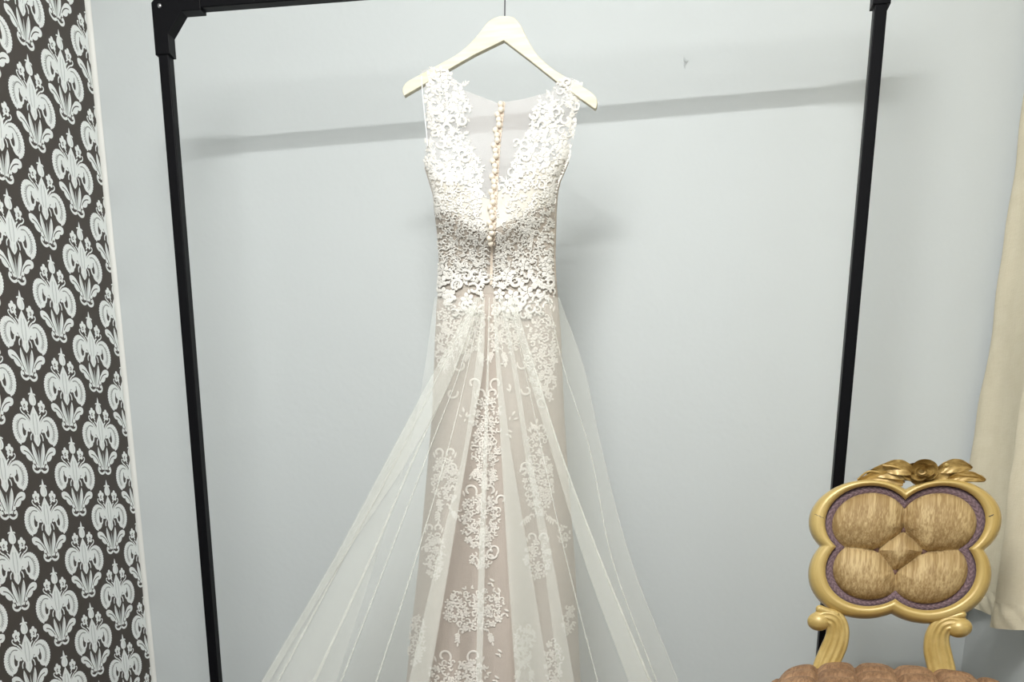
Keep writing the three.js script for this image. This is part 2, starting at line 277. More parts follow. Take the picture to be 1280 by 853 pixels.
// ---------------------------------------------------------------- wedding dress, seen from behind
// silhouette of the bodice and skirt in the photograph: [row, left, right] on the plane z = 0.30
const SIL = [[88, 526, 729], [120, 530, 725], [150, 533, 720], [180, 532, 714], [203, 529, 711], [215, 532.5, 706], [228, 536.5, 700], [240, 540, 697], [260, 542, 695], [290, 544.5, 694], [320, 546, 693], [345, 546, 694], [360, 545, 695], [380, 543, 697], [420, 541, 700], [450, 540, 701], [520, 537, 704], [600, 530, 709], [700, 521, 717], [780, 512, 721], [853, 505, 724]];
const ROWS = SIL.map(([y, l, r]) => { const a = at(l, y, 0.3), b = at(r, y, 0.3); return [-(a.y + b.y) / 2, (a.x + b.x) / 2, (b.x - a.x) / 2]; });
{ const e = ROWS[ROWS.length - 1]; ROWS.push([-0.02, e[1] + 0.0, e[2] + 0.06]); }
const rowT = table(ROWS);
const yOf = (py) => at(615, py, 0.3).y;
const DEPTH = table([[88, 0.296, 0.012], [130, 0.292, 0.02], [203, 0.286, 0.045], [300, 0.28, 0.062], [345, 0.28, 0.052], [420, 0.276, 0.072], [520, 0.272, 0.095], [600, 0.27, 0.108], [853, 0.26, 0.155], [1150, 0.24, 0.22]].map(([p, a, b]) => [-(p > 1000 ? 0.02 : yOf(p)), a, b]));
const Y203 = yOf(203), RIDGE = yOf(299), PXM = (yOf(203) - yOf(303)) / 100;
function shellAt(u, y) {                                    // u in -1..1 across the side that faces the room
  const cx = rowT(-y, 1), hw = rowT(-y, 2), c = Math.sqrt(Math.max(0, 1 - u * u));
  let z = DEPTH(-y, 1) + DEPTH(-y, 2) * c;
  const d = y - (RIDGE + 42 * PXM * Math.pow(Math.abs(u), 1.3));  // the bodice swells over the back, then falls in under it
  z += 0.03 * Math.exp(-Math.pow(d / (d > 0 ? 0.085 : 0.036), 2)) * Math.pow(c, 0.6) * sm(yOf(120), yOf(190), y);
  const dn = sm(yOf(370), yOf(853), y);
  z += (0.003 + 0.012 * dn) * c * (Math.sin(u * 7 + 0.6) * 0.6 + Math.sin(u * 13 + 2 + y * 2) * 0.4) * dn * 1.6;
  return V(cx + hw * u, y, z);
}
const shellZ = (x, y) => shellAt(Math.max(-0.985, Math.min(0.985, (x - rowT(-y, 1)) / rowT(-y, 2))), y).z;
function edges(py) { let i = 0; while (i < SIL.length - 2 && py > SIL[i + 1][0]) i++; const a = SIL[i], b = SIL[i + 1], t = Math.max(0, (py - a[0]) / (b[0] - a[0])); return [a[1] + (b[1] - a[1]) * t, a[2] + (b[2] - a[2]) * t]; }
function onDress(px, py, h) { let z = 0.34; const e = edges(py), m = py < 200 ? -1.5 : 0.8; px = Math.max(e[0] + m, Math.min(e[1] - m, px)); for (let k = 0; k < 5; k++) { const p = at(px, py, z + h); z = shellZ(p.x, p.y); } return at(px, py, z + h); }

const dress = thing('wedding_dress', 'ivory lace wedding dress with pearl buttons and a sheer tulle train hanging on a hanger', 'dress', [0, 0, 0]);
{
  // opaque lining, open in a deep V at the back, with its far side
  const LIN_TOP = table([[-1, 0, 203], [-0.9, 0, 214], [-0.7, 0, 228], [-0.4, 0, 241], [-0.1, 0, 258], [0.02, 0, 262], [0.1, 0, 255], [0.4, 0, 233], [0.7, 0, 218], [0.9, 0, 207], [1, 0, 205]].map((r) => [r[0], r[2]]));
  const WAIST = yOf(352);
  part('bodice_lining', grid(90, 60, (s, v) => { const u = Math.sin((s - 0.5) * Math.PI), y0 = yOf(LIN_TOP(u, 1)); return shellAt(u, y0 + (WAIST - y0) * v); }, false, true), M.lining, dress, 'nude bodice lining');
  const V_EDGE = table([[-1, 0, 250], [-0.85, 0, 264], [-0.4, 0, 284], [0, 0, 303], [0.4, 0, 288], [0.85, 0, 268], [1, 0, 252]].map((r) => [r[0], r[2]]));
  part('lit_bodice_panel', grid(90, 24, (s, v) => { const u = 0.96 * Math.sin((s - 0.5) * Math.PI), y0 = yOf(LIN_TOP(u, 1) - 0.5), q = shellAt(u, y0 + (yOf(V_EDGE(u, 1)) - y0) * v); q.z += 0.0018; return q; }, false, true), M.liningLit, dress, 'lit upper V of the bodice, its light painted as paler cream');  // overlay that paints the light caught by the bodice above the V
  part('skirt_lining', grid(140, 120, (s, v) => shellAt(Math.sin((s - 0.5) * Math.PI), WAIST + (0.012 - WAIST) * v), false, true), M.skirt, dress, 'blush pink skirt lining');
  part('dress_front', grid(60, 90, (s, v) => { const a = (s - 0.5) * Math.PI, y = yOf(252) + (0.012 - yOf(252)) * v, q = shellAt(Math.sin(a), y); q.z = DEPTH(-y, 1) - DEPTH(-y, 2) * 0.7 * Math.cos(a); return q; }), M.skirt, dress);
  // sheer back panel between the straps
  const NECK = table([[526, 88], [545, 84], [560, 90], [577, 112], [600, 121], [622, 129], [655, 124], [690, 115], [702, 98], [716, 97], [729, 108]]);
  part('illusion_panel', grid(60, 40, (s, v) => {
    const px0 = 527 + (728 - 527) * s, top = NECK(px0, 1), bot = 276, py = top + (bot - top) * v;
    const Y = yOf(py), l = at(0, py, 0.3), w0 = SILX(py);
    const px = w0[0] + (w0[1] - w0[0]) * s; return onDress(px, py, 0.0012);
  }, false, true), M.illusion, dress, 'sheer nude tulle back panel');
  function SILX(py) { let i = 0; while (i < SIL.length - 2 && py > SIL[i + 1][0]) i++; const a = SIL[i], b = SIL[i + 1], t = Math.max(0, (py - a[0]) / (b[0] - a[0])); return [a[1] + (b[1] - a[1]) * t + 1, a[2] + (b[2] - a[2]) * t - 1]; }

  part('bodice_net', grid(90, 60, (s, v) => { const u = 0.985 * Math.sin((s - 0.5) * Math.PI), y0 = yOf(V_EDGE(u, 1)); const q = shellAt(u, y0 + (yOf(372) - y0) * v); q.z += 0.0012; return q; }, false, true), M.net, dress, 'ivory net over the bodice');
  // placket, buttons
  const BX = table([[128, 625.5], [180, 619.5], [230, 616.5], [262, 614.5], [306, 612.5], [360, 611.5]]);
  part('button_placket', grid(3, 60, (s, v) => { const py = 127 + (356 - 127) * v, w = py < 306 ? 5.4 : 3.2; return onDress(BX(py, 1) + 1.2 + (s - 0.15) * w, py, 0.004); }, false, true), M.peach, dress, 'narrow peach button placket');
  const bg = new THREE.SphereGeometry(0.0056, 18, 12), ring = new THREE.TorusGeometry(0.0036, 0.0007, 6, 12);
  for (let i = 0; i < 28; i++) {
    const py = 130.5 + i * 6.45, q = onDress(BX(py, 1) + [0.5, 1.4, -2.2][i % 3] * (i < 26 ? 1 : 0.5) + rr(-0.3, 0.3), py, 0.0085);
    const b = part('button', bg, M.pearl, dress); b.position.copy(q); b.scale.set(1, 1, 0.85);
    const l = part('button_loop', ring, M.peach, dress); l.position.copy(onDress(BX(py, 1) + 3.8, py, 0.0048));
  }
  // hanging ribbons at the straps
  for (const pts of [[[527, 95], [527.5, 118], [530, 140], [532.5, 160], [534.5, 183]]]) part('hanging_ribbon', new THREE.TubeGeometry(new THREE.CatmullRomCurve3(pts.map(([x, y]) => onDress(x, y, 0.01))), 40, 0.0011, 6), M.ribbon, dress);

  // ---- lace: raised cords, petals and leaves laid on the cloth, each motif a mesh of its own
  class Lace {
    constructor(h, flat = 0.85) { this.pos = []; this.idx = []; this.h = h; this.flat = flat; }
    cord(pts, w, hh = 0.0019, w1 = w) {                     // half-round cord along points measured in the photograph
      const n = pts.length, base = this.pos.length / 3;
      for (let i = 0; i < n; i++) {
        const a = pts[Math.max(0, i - 1)], b = pts[Math.min(n - 1, i + 1)], dx = b[0] - a[0], dy = b[1] - a[1], L = Math.hypot(dx, dy) || 1, t = i / (n - 1), ww = (w + (w1 - w) * t) * (i === 0 || i === n - 1 ? 0.55 : 1) / 2;
        for (const [o, k] of [[-1, 0], [-0.6, 0.8], [0.6, 0.8], [1, 0]]) { const q = onDress(pts[i][0] - dy / L * o * ww, pts[i][1] + dx / L * o * ww, this.h + hh * this.flat * k); this.pos.push(q.x, q.y, q.z); }
      }
      for (let i = 0; i < n - 1; i++) for (let k = 0; k < 3; k++) { const p = base + i * 4 + k; this.idx.push(p, p + 1, p + 4, p + 1, p + 5, p + 4); }
    }
    petal(x, y, l, w, a, hh = 0.0018) {                     // pointed oval with a raised middle
      const base = this.pos.length / 3, ca = Math.cos(a), sa = Math.sin(a), N = 6;
      for (let i = 0; i <= N; i++) { const t = i / N, ww = w / 2 * Math.pow(Math.sin(Math.PI * Math.min(1, t * 0.94 + 0.03)), 0.8); for (const [o, k] of [[-1, 0], [0, 1], [1, 0]]) { const q = onDress(x + ca * l * t - sa * o * ww, y + sa * l * t + ca * o * ww, this.h + hh * this.flat * (0.35 + 0.65 * k)); this.pos.push(q.x, q.y, q.z); } }
      for (let i = 0; i < N; i++) for (let k = 0; k < 2; k++) { const p = base + i * 3 + k; this.idx.push(p, p + 1, p + 3, p + 1, p + 4, p + 3); }
    }
    scroll(x, y, r, a, turn = 1, w = 3, turns = 0.85) {     // cord that curls in on itself
      const pts = []; const n = 16; for (let i = 0; i <= n; i++) { const t = i / n, q = a + turn * t * turns * 6.2832, rad = r * (1 - 0.62 * t); pts.push([x + rad * Math.cos(q), y + rad * Math.sin(q)]); }
      this.cord(pts, w, 0.0021, w * 1.15);
    }
    flower(x, y, r, a, n = 5) { for (let i = 0; i < n; i++) { const q = a + i / n * 6.2832; this.petal(x + Math.cos(q) * r * 0.22, y + Math.sin(q) * r * 0.22, r * 0.85, r * 0.72, q, 0.0021); } this.scroll(x, y, r * 0.24, a, 1, r * 0.2, 0.98); }
    sprig(x, y, l, a, n = 4, s = 4.2) {                     // stem with pairs of leaves
      const pts = []; const bend = rr(-0.5, 0.5); for (let i = 0; i <= 6; i++) { const t = i / 6; pts.push([x + Math.cos(a + bend * t) * l * t, y + Math.sin(a + bend * t) * l * t]); }
      this.cord(pts, 1.3, 0.0009);
      for (let i = 0; i < n; i++) { const t = 0.25 + 0.75 * i / n, p = pts[Math.round(t * 6)]; for (const sd of [-1, 1]) this.petal(p[0], p[1], s * rr(0.8, 1.2), s * 0.5, a + bend * t + sd * 0.8); }
      const e = pts[6]; this.petal(e[0], e[1], s * 1.1, s * 0.55, a + bend);
    }
    build(name, mat = M.lace, label) { const g = new THREE.BufferGeometry(); g.setAttribute('position', new THREE.Float32BufferAttribute(this.pos, 3)); g.setIndex(this.idx); g.computeVertexNormals(); g.setAttribute('uv', new THREE.Float32BufferAttribute(new Float32Array(this.pos.length / 3 * 2), 2)); return part(name, g, mat, dress, label); }
  }
  const inside = (poly, x, y) => { let c = false; for (let i = 0, j = poly.length - 1; i < poly.length; j = i++) { const [a, b] = poly[i], [e, f] = poly[j]; if ((b > y) !== (f > y) && x < (e - a) * (y - b) / (f - b) + a) c = !c; } return c; };
  const scatter = (poly, d, dens = () => 1) => { const xs = poly.map((p) => p[0]), ys = poly.map((p) => p[1]), x0 = Math.min(...xs), x1 = Math.max(...xs), y0 = Math.min(...ys), y1 = Math.max(...ys), out = []; for (let k = 0; k < 6000; k++) { const x = rr(x0, x1), y = rr(y0, y1); if (!inside(poly, x, y) || rnd() > dens(x, y)) continue; if (out.every((p) => Math.hypot(p[0] - x, p[1] - y) > d)) out.push([x, y]); } return out; };
  function spray(x, y, size, h = 0.003) {
    const L = new Lace(h), k = rnd(), a = rr(0, 6.28);
    if (k < 0.42) { L.flower(x, y, size * 0.5, a); L.sprig(x + Math.cos(a) * size * 0.4, y + Math.sin(a) * size * 0.4, size * 0.55, a, 3, size * 0.24); L.petal(x - Math.cos(a) * size * 0.45, y - Math.sin(a) * size * 0.45, size * 0.35, size * 0.2, a + 2.6); return L.build('lace_flower'); }
    if (k < 0.75) { const t = rnd() < 0.5 ? 1 : -1; L.scroll(x, y, size * 0.42, a, t, size * 0.19, 0.9); L.scroll(x + Math.cos(a + 2.4) * size * 0.55, y + Math.sin(a + 2.4) * size * 0.55, size * 0.26, a + 2, -t, size * 0.15, 0.8); for (let i = 0; i < 3; i++) L.petal(x + Math.cos(a + i) * size * 0.5, y + Math.sin(a + i) * size * 0.5, size * 0.33, size * 0.19, a + i * 0.9); return L.build('lace_scroll'); }
    L.sprig(x - Math.cos(a) * size * 0.5, y - Math.sin(a) * size * 0.5, size * 0.95, a, 4, size * 0.3); L.sprig(x, y, size * 0.5, a + 1.9, 3, size * 0.26); return L.build('lace_sprig');
  }
  const STRAP_L = [[530, 93], [548, 87], [562, 94], [575, 112], [583, 138], [577, 158], [588, 186], [597, 206], [604, 232], [598, 252], [582, 232], [560, 226], [548, 238], [545, 262], [541, 240], [532, 206], [536, 190], [538, 140]];
  const STRAP_R = [[726, 110], [712, 100], [698, 106], [690, 118], [668, 140], [660, 165], [650, 190], [640, 214], [626, 236], [640, 240], [664, 232], [680, 238], [692, 250], [696, 238], [709, 207], [710, 180], [719, 145]];
  const LOW = [[546, 240], [562, 228], [584, 246], [598, 262], [610, 290], [609, 350], [560, 352], [548, 345], [549, 290]];
  const LOWR = [[692, 246], [676, 240], [660, 262], [636, 282], [619, 296], [616, 350], [670, 352], [690, 345], [691, 290]];
  const CREAM = [[566, 240], [596, 262], [609, 268], [609, 298], [584, 282], [560, 262]], CREAMR = [[670, 244], [640, 248], [619, 262], [618, 298], [646, 284], [672, 262]];
  for (const z of [STRAP_L, STRAP_R]) for (const p of scatter(z, 8.4)) spray(p[0], p[1], rr(11.5, 17), 0.0022 + rnd() * 0.0022);
  for (const z of [LOW, LOWR]) for (const p of scatter(z, 6.4)) spray(p[0], p[1], rr(6.5, 10), 0.0022 + rnd() * 0.0012);
  for (const z of [CREAM, CREAMR]) for (const p of scatter(z, 13)) spray(p[0], p[1], rr(7, 11), 0.0024);
  // scalloped lower edge of the bodice
  for (const [x, y, s] of [[551, 352, 15], [560, 344, 16], [562, 370, 17], [572, 356, 19], [583, 345, 18], [584, 374, 16], [592, 361, 17], [601, 349, 15], [553, 338, 14], [574, 334, 15], [596, 332, 14], [619, 350, 14], [630, 358, 17], [633, 344, 15], [640, 371, 18], [645, 352, 19], [651, 381, 17], [659, 366, 17], [662, 345, 17], [672, 374, 15], [674, 355, 17], [684, 340, 15], [688, 354, 15], [641, 388, 14], [682, 328, 13], [655, 332, 14], [628, 332, 12], [553, 366, 14], [568, 392, 13], [590, 388, 13], [556, 380, 11], [602, 366, 12], [624, 368, 14], [634, 384, 16], [662, 386, 16], [682, 372, 14], [672, 388, 12], [655, 394, 12], [690, 364, 11], [636, 396, 11]]) spray(x, y, s, 0.0055);
  for (const [x, y, r, a, t] of [[549, 358, 7, 0.6, 1], [687, 351, 8, 2.4, -1], [651, 378, 8, 3.4, 1], [675, 367, 6, -0.6, 1], [582, 382, 6.5, 1, 1], [607, 349, 5, 0, 1], [561, 372, 6, 2, -1], [577, 152, 6, -1.2, 1], [583, 137, 5, 0.8, -1], [581, 197, 6.5, -0.4, 1], [668, 144, 6, 3.4, -1], [678, 156, 6, 2.6, 1], [658, 196, 6, 3.6, -1], [709, 103, 6, 2, 1]]) { const L = new Lace(0.006); L.scroll(x, y, r, a, t, 3.2, 0.9); L.build('lace_scroll'); }

  // skirt medallions: top scrolls, a block of small flowers and leaves, trailing sprigs
  function medallion(x, y, w, h, opt = {}) {
    const L = new Lace(0.0014, 0.45), poly = [[x - w * 0.5, y - h * 0.2], [x - w * 0.32, y - h * 0.42], [x, y - h * 0.5], [x + w * 0.32, y - h * 0.42], [x + w * 0.5, y - h * 0.2], [x + w * 0.46, y + h * 0.2], [x + w * 0.2, y + h * 0.5], [x - w * 0.2, y + h * 0.5], [x - w * 0.46, y + h * 0.2]];
    for (const p of scatter(poly, 4.7)) { const k = rnd(), a = rr(0, 6.28); if (k < 0.4) L.flower(p[0], p[1], rr(3.2, 4.8), a, 4 + (rnd() < 0.5 ? 1 : 0)); else if (k < 0.7) { L.petal(p[0], p[1], rr(4, 6.5), 2.3, a); L.petal(p[0], p[1], rr(3, 5), 2.1, a + 1.1); } else L.scroll(p[0], p[1], rr(2.6, 4), a, rnd() < 0.5 ? 1 : -1, 1.7, 0.8); }
    if (opt.top) for (const s of [-1, 1]) { L.scroll(x + s * w * 0.26, y - h * 0.5 - 5, Math.min(9, w * 0.2), s > 0 ? 2.4 : 0.7, s, 2.6, 0.8); L.petal(x + s * w * 0.4, y - h * 0.5 + 2, 8, 2.6, -1.57 + s * 0.3); }
    if (opt.low) for (const s of [-1, 1]) { L.sprig(x + s * w * 0.24, y + h * 0.46, 17, 1.57 - s * 0.35, 4, 5); }
    if (opt.curl) L.scroll(x + opt.curl * w * 0.35, y + h * 0.5 + 3, 7, 1, -opt.curl, 2.4, 0.85);
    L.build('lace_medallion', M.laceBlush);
  }
  medallion(608, 528, 32, 62, { top: 1 }); medallion(607, 566, 36, 34, { low: 1 }); medallion(606, 598, 26, 22, {}); medallion(602, 700, 30, 18, {});
  medallion(600, 652, 48, 66, { top: 1, curl: 1 }); medallion(592, 762, 74, 54, { low: 1 }); medallion(574, 846, 72, 40, { top: 1 });
  medallion(593, 408, 22, 62, { low: 1 }); medallion(622, 408, 20, 60, { low: 1 });
  medallion(566, 400, 34, 40, { curl: 1 }); medallion(556, 434, 20, 60, {}); medallion(580, 430, 18, 30, {});
  medallion(556, 604, 30, 66, { top: 1, low: 1 }); medallion(542, 694, 24, 58, { top: 1 }); medallion(520, 800, 22, 62, {});
  medallion(676, 440, 38, 104, { top: 1 }); medallion(640, 420, 18, 40, {}); medallion(684, 480, 20, 40, { curl: -1 }); medallion(672, 552, 20, 24, { top: 1 }); medallion(673, 605, 36, 78, { low: 1 });
  medallion(672, 700, 30, 46, { top: 1 }); medallion(656, 808, 24, 54, { low: 1 }); medallion(692, 828, 20, 54, {}); medallion(711, 776, 14, 34, {}); medallion(706, 670, 12, 26, {});
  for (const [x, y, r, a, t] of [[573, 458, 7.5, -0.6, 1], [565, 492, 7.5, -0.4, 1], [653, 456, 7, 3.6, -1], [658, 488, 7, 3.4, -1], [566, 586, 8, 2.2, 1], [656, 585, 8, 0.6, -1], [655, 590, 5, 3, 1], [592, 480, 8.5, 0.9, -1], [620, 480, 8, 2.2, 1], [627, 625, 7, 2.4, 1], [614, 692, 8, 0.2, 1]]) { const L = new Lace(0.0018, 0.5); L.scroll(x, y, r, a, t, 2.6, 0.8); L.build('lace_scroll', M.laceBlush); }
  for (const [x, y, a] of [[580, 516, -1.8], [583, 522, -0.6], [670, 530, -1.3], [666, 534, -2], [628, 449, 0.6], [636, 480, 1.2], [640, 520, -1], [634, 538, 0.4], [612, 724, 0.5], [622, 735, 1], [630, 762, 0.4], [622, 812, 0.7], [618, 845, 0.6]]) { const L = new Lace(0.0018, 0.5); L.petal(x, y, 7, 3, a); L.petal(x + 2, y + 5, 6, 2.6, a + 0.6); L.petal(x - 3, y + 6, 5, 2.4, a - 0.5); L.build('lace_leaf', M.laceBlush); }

  // ---- tulle train: sheer sheets gathered at the waist, folded over themselves in narrow pleats
  const TR = [372, 460, 560, 700, 853];
  const TZ = table([[372, 0.288, 0.09], [460, 0.29, 0.1], [560, 0.295, 0.118], [700, 0.30, 0.142], [853, 0.30, 0.172]]);
  const TC = table([[372, 612, 92], [460, 614, 125], [560, 616, 145], [700, 608, 195], [853, 588, 272]]);
  function rule(xs, off) {                                  // one fold line: points down the train, on to the floor
    const pts = TR.map((py, i) => { const px = xs[i], w = Math.min(0.999, Math.abs(px - TC(py, 1)) / TC(py, 2)), z = TZ(py, 1) + TZ(py, 2) * Math.sqrt(1 - w * w) + off * (0.35 + 0.65 * i / 4); return at(px, py, z); });
    const a = pts[3], b = pts[4], k = (b.y - 0.02) / (a.y - b.y); pts.push(b.clone().addScaledVector(b.clone().sub(a), k * 0.5), b.clone().addScaledVector(b.clone().sub(a), k)); return new THREE.CatmullRomCurve3(pts, false, 'centripetal');
  }
  function sheet(path, label) {                             // strips between neighbouring fold lines, creased where they meet
    const cs = path.map(([xs, off, d = 0]) => rule(xs.map((x, i) => x + d * (0.25 + 0.75 * i / 4)), off)), NV = 70, cols = cs.map((c) => c.getPoints(NV)), S = 4;
    part('train_panel', merge(cols.slice(1).map((b, i) => grid(S, NV, (u, v) => { const j = Math.round(v * NV); return cols[i][j].clone().lerp(b[j], u); }, false, true))), M.tulle, dress, label);
  }
  const pleat = (e, w, o = 0.002) => [[e, o], [e, o + 0.0011, -w], [e, o + 0.0018, 0.3], [e, o + 0.0026, -w * 0.8], [e, o + 0.0033, 0.4]];   // a narrow fold of five layers
  const X1 = [599, 569, 519, 428, 336], X0 = [596, 549, 495, 418, 328], E0 = [543, 531, 512, 470, 420], E1 = [594, 545, 491, 416, 326], E2 = [597, 553, 504, 429, 348], E3 = [599, 570, 524, 464, 394], E4 = [600, 576, 538, 485, 427], E5 = [602, 585, 561, 520, 471],
    A1 = [604, 594, 580, 546, 511], A2 = [606, 604, 586, 563, 537], C1 = [611, 608.5, 604.5, 598.5, 595], C2 = [612.2, 611.2, 609.2, 606, 602.5],
    B1 = [616, 620, 626, 634, 644], B2 = [619, 626, 638.5, 662, 687], D1 = [624, 640, 655, 679, 699], D2 = [629, 646, 662, 691, 718], F = [634, 655, 676, 707, 746],
    G1 = [636, 658, 688, 730, 786], G2 = [642, 669, 700, 752, 814.6], H = [685, 705, 737, 766, 822], K = [699, 730, 752, 789, 849];
  sheet([[A2, .016], [A1, .016], [A2, .009, -1], [A1, .002], ...pleat(E5, 2.2), ...pleat(E4, 2.2), ...pleat(E3, 4.2), ...pleat(E2, 2.8), [E1, .002], [X1, .010], [X0, .006], [E1, .005, 3], [E0, -.02]], 'left sheet of the sheer tulle train');
  sheet([[C2, .012], [C1, .014], [C2, .016], [C1, .018]], 'narrow middle fold of the tulle train');
  sheet([[B1, .016], [B2, .016], [B1, .008, 1], [B2, .002], [D1, .006], [D2, .014], [D1, .009], ...pleat(F, -2.2), [G1, .004], [G2, .014], [G1, .009], ...pleat(G2, 3.6, .004), ...pleat(H, 2), [K, .001], [K, .002, -2.5]], 'right sheet of the sheer tulle train');
}

// ---------------------------------------------------------------- gilt chair
{
  const t = thing('accent_chair', 'gilded chair with a carved rose crest and a tufted tan velvet quatrefoil back', 'chair', [1.847, 0, 0.48], -0.175);
  const BY = 0.735, LEAN = 0.14, CL = Math.cos(LEAN), SL = Math.sin(LEAN);
  const B = (a, b, h = 0) => V(a, BY + b * CL + h * SL, -b * SL + h * CL);   // across, up and out of the leaning back
  const P = (px, py, h = 0) => B((px - 1119) * 0.00139, (690 - py) * 0.00147, h);
  // four overlapping lobes
  const lobes = (list) => (f) => { const c = Math.cos(f), q = Math.sin(f); let r = 0; for (const [x, y, a, b] of list) { const A = c * c / a / a + q * q / b / b, Bq = -2 * (c * x / a / a + q * y / b / b), C = x * x / a / a + y * y / b / b - 1, D = Bq * Bq - 4 * A * C; if (D > 0) r = Math.max(r, (-Bq + Math.sqrt(D)) / 2 / A); } return r; };
  const OUT = lobes([[0.065, 0.055, 0.101, 0.076], [-0.063, 0.055, 0.101, 0.075], [0.056, -0.043, 0.103, 0.088], [-0.054, -0.041, 0.103, 0.086]]);
  const INN = lobes([[0.062, 0.053, 0.077, 0.066], [-0.059, 0.053, 0.077, 0.066], [0.054, -0.037, 0.079, 0.071], [-0.049, -0.036, 0.079, 0.069]]);
  const N = 360, fr = (u) => u * Math.PI * 2 + 0.001;
  // frame: rounded moulding between the two outlines, with a back face
  part('back_frame', grid(N, 18, (u, v) => {
    const f = fr(u), ro = OUT(f), ri = INN(f) - 0.002, w = v * 2 - 1; let r, h;
    if (v < 0.78) { const q = v / 0.78; r = ri + (ro - ri) * q; h = 0.004 + 0.024 * Math.pow(Math.max(0, 1 - Math.pow(Math.abs(q * 2 - 0.92) / 1.08, 2.4)), 0.55) - 0.006 * q; }
    else { const q = (v - 0.78) / 0.22; r = ro + (ri - ro) * q - 0.003 * Math.sin(q * Math.PI); h = -0.002 - 0.018 * Math.sin(Math.min(1, q * 1.6) * Math.PI / 2); }
    return B(r * Math.cos(f), r * Math.sin(f), h);
  }, true), M.gold, t, 'pale gold painted frame of the back');
  for (const [f, v0, v1] of [[2.75, 0.1, 0.7], [0.42, 0.16, 0.42]]) {   // open glue joints
    const pts = []; for (let i = 0; i <= 8; i++) { const q = v0 + (v1 - v0) * i / 8, ro = OUT(f), ri = INN(f) - 0.002, r = ri + (ro - ri) * q; pts.push(B(r * Math.cos(f), r * Math.sin(f) + 0.0006 * Math.sin(i * 2), 0.004 + 0.024 * Math.pow(Math.max(0, 1 - Math.pow(Math.abs(q * 2 - 0.92) / 1.08, 2.4)), 0.55) - 0.006 * q)); }
    part('joint_gap', new THREE.TubeGeometry(new THREE.CatmullRomCurve3(pts), 16, f > 1 ? 0.0004 : 0.0008, 6), M.wire, t);
  }
  const gim = grid(N, 6, (u, v) => { const f = fr(u), r1 = INN(f) + 0.001, r = r1 - 0.0185 * v; return B(r * Math.cos(f), r * Math.sin(f), 0.0085 + 0.004 * Math.sin(v * Math.PI)); }, true, true);
  part('gimp_braid', gim, M.gimp, t, 'mauve braid trim');
  // cushion with seams, a middle diamond and four buttons
  const BT = [[0.004, 0.038], [-0.039, 0.001], [0.043, 0], [-0.003, -0.038]], PO = [[0.004, 0.094], [-0.115, 0.006], [0.118, 0.006], [-0.001, -0.09]];
  const SEG = [[BT[0], BT[1]], [BT[1], BT[3]], [BT[3], BT[2]], [BT[2], BT[0]], [BT[0], PO[0]], [BT[1], PO[1]], [BT[2], PO[2]], [BT[3], PO[3]]];
  const dSeg = (x, y, [a, b]) => { const dx = b[0] - a[0], dy = b[1] - a[1], k = Math.max(0, Math.min(1, ((x - a[0]) * dx + (y - a[1]) * dy) / (dx * dx + dy * dy))); return Math.hypot(x - a[0] - dx * k, y - a[1] - dy * k); };
  const puff = (x, y, rho) => {
    let d = 1, e = 1; for (const q of SEG) d = Math.min(d, dSeg(x, y, q)); for (const q of BT) e = Math.min(e, Math.hypot(x - q[0], y - q[1]));
    const edge = Math.pow(Math.max(0, 1 - Math.pow(rho, 5)), 0.5);
    const mid = sm(1.05, 0.85, Math.abs(x) / 0.041 + Math.abs(y) / 0.038), bowl = Math.min(1, d / 0.05) * (1 - mid) + 0.35 * sm(0, 0.02, d) * mid; let h = 0.003 + edge * (0.006 + 0.016 * (1 - Math.exp(-Math.pow(d / 0.0075, 0.8))) + 0.016 * (1 - (1 - bowl) * (1 - bowl))) - 0.008 * Math.exp(-Math.pow(e / 0.0075, 2));
    for (const q of BT) { const rx = x - q[0], ry = y - q[1], r = Math.hypot(rx, ry); h += 0.0011 * Math.sin(Math.atan2(ry, rx) * 9 + q[0] * 90) * Math.exp(-r / 0.022) * sm(0.006, 0.014, r) * edge; }   // gathers
    if (y < 0 && x > 0) h += 0.0013 * Math.sin(x * 260 + y * 40) * sm(0.05, 0.0, Math.abs(y + 0.01)) * edge;
    return h;
  };
  const cu = grid(220, 90, (u, v) => { const f = fr(u), rho = v, r = rho * (INN(f) - 0.0145), x = r * Math.cos(f), y = r * Math.sin(f); return B(x, y, puff(x, y, rho)); }, true, true);
  const planar = (g, k, mx = 0, my = 0) => { const p = g.attributes.position, uv = g.attributes.uv; for (let i = 0; i < p.count; i++) uv.setXY(i, p.getX(i) * k + mx, (p.getY(i) + p.getZ(i)) * k + my); return g; };
  const cush = part('back_cushion', planar(cu, 3.2), M.velvet, t, 'tufted tan velvet back cushion');
  const bt = new THREE.SphereGeometry(0.0053, 16, 10); bt.scale(1, 1, 0.7);
  for (const [x, y] of BT) { const b = part('button', bt, M.buttonCloth, cush); b.position.copy(B(x, y, puff(x, y, 0.4) + 0.0048)); }
  // rear of the back
  part('back_panel', grid(120, 6, (u, v) => { const f = fr(u), r = (INN(f) + 0.004) * v; return B(r * Math.cos(f), r * Math.sin(f), -0.014); }, true), M.gold, t);

  // carved crest: rose, leaves, bud
  const leaf = (p0, p1, w, bow, lift, tilt) => grid(14, 8, (u, v) => {
    const dx = p1[0] - p0[0], dy = p1[1] - p0[1], L = Math.hypot(dx, dy), k = v * 2 - 1, ww = w / 2 * Math.pow(Math.sin(Math.PI * Math.min(1, 0.06 + u * 0.93)), 0.75);
    const x = p0[0] + dx * u - dy / L * (k * ww + bow * Math.sin(Math.PI * u)), y = p0[1] + dy * u + dx / L * (k * ww + bow * Math.sin(Math.PI * u));
    return P(x, y, 0.004 + lift * Math.sin(Math.PI * (0.2 + 0.8 * u)) + 0.004 * Math.abs(k) + tilt * k + 0.0012 * Math.sin(u * 22 + Math.abs(k) * 5) * Math.abs(k));
  });
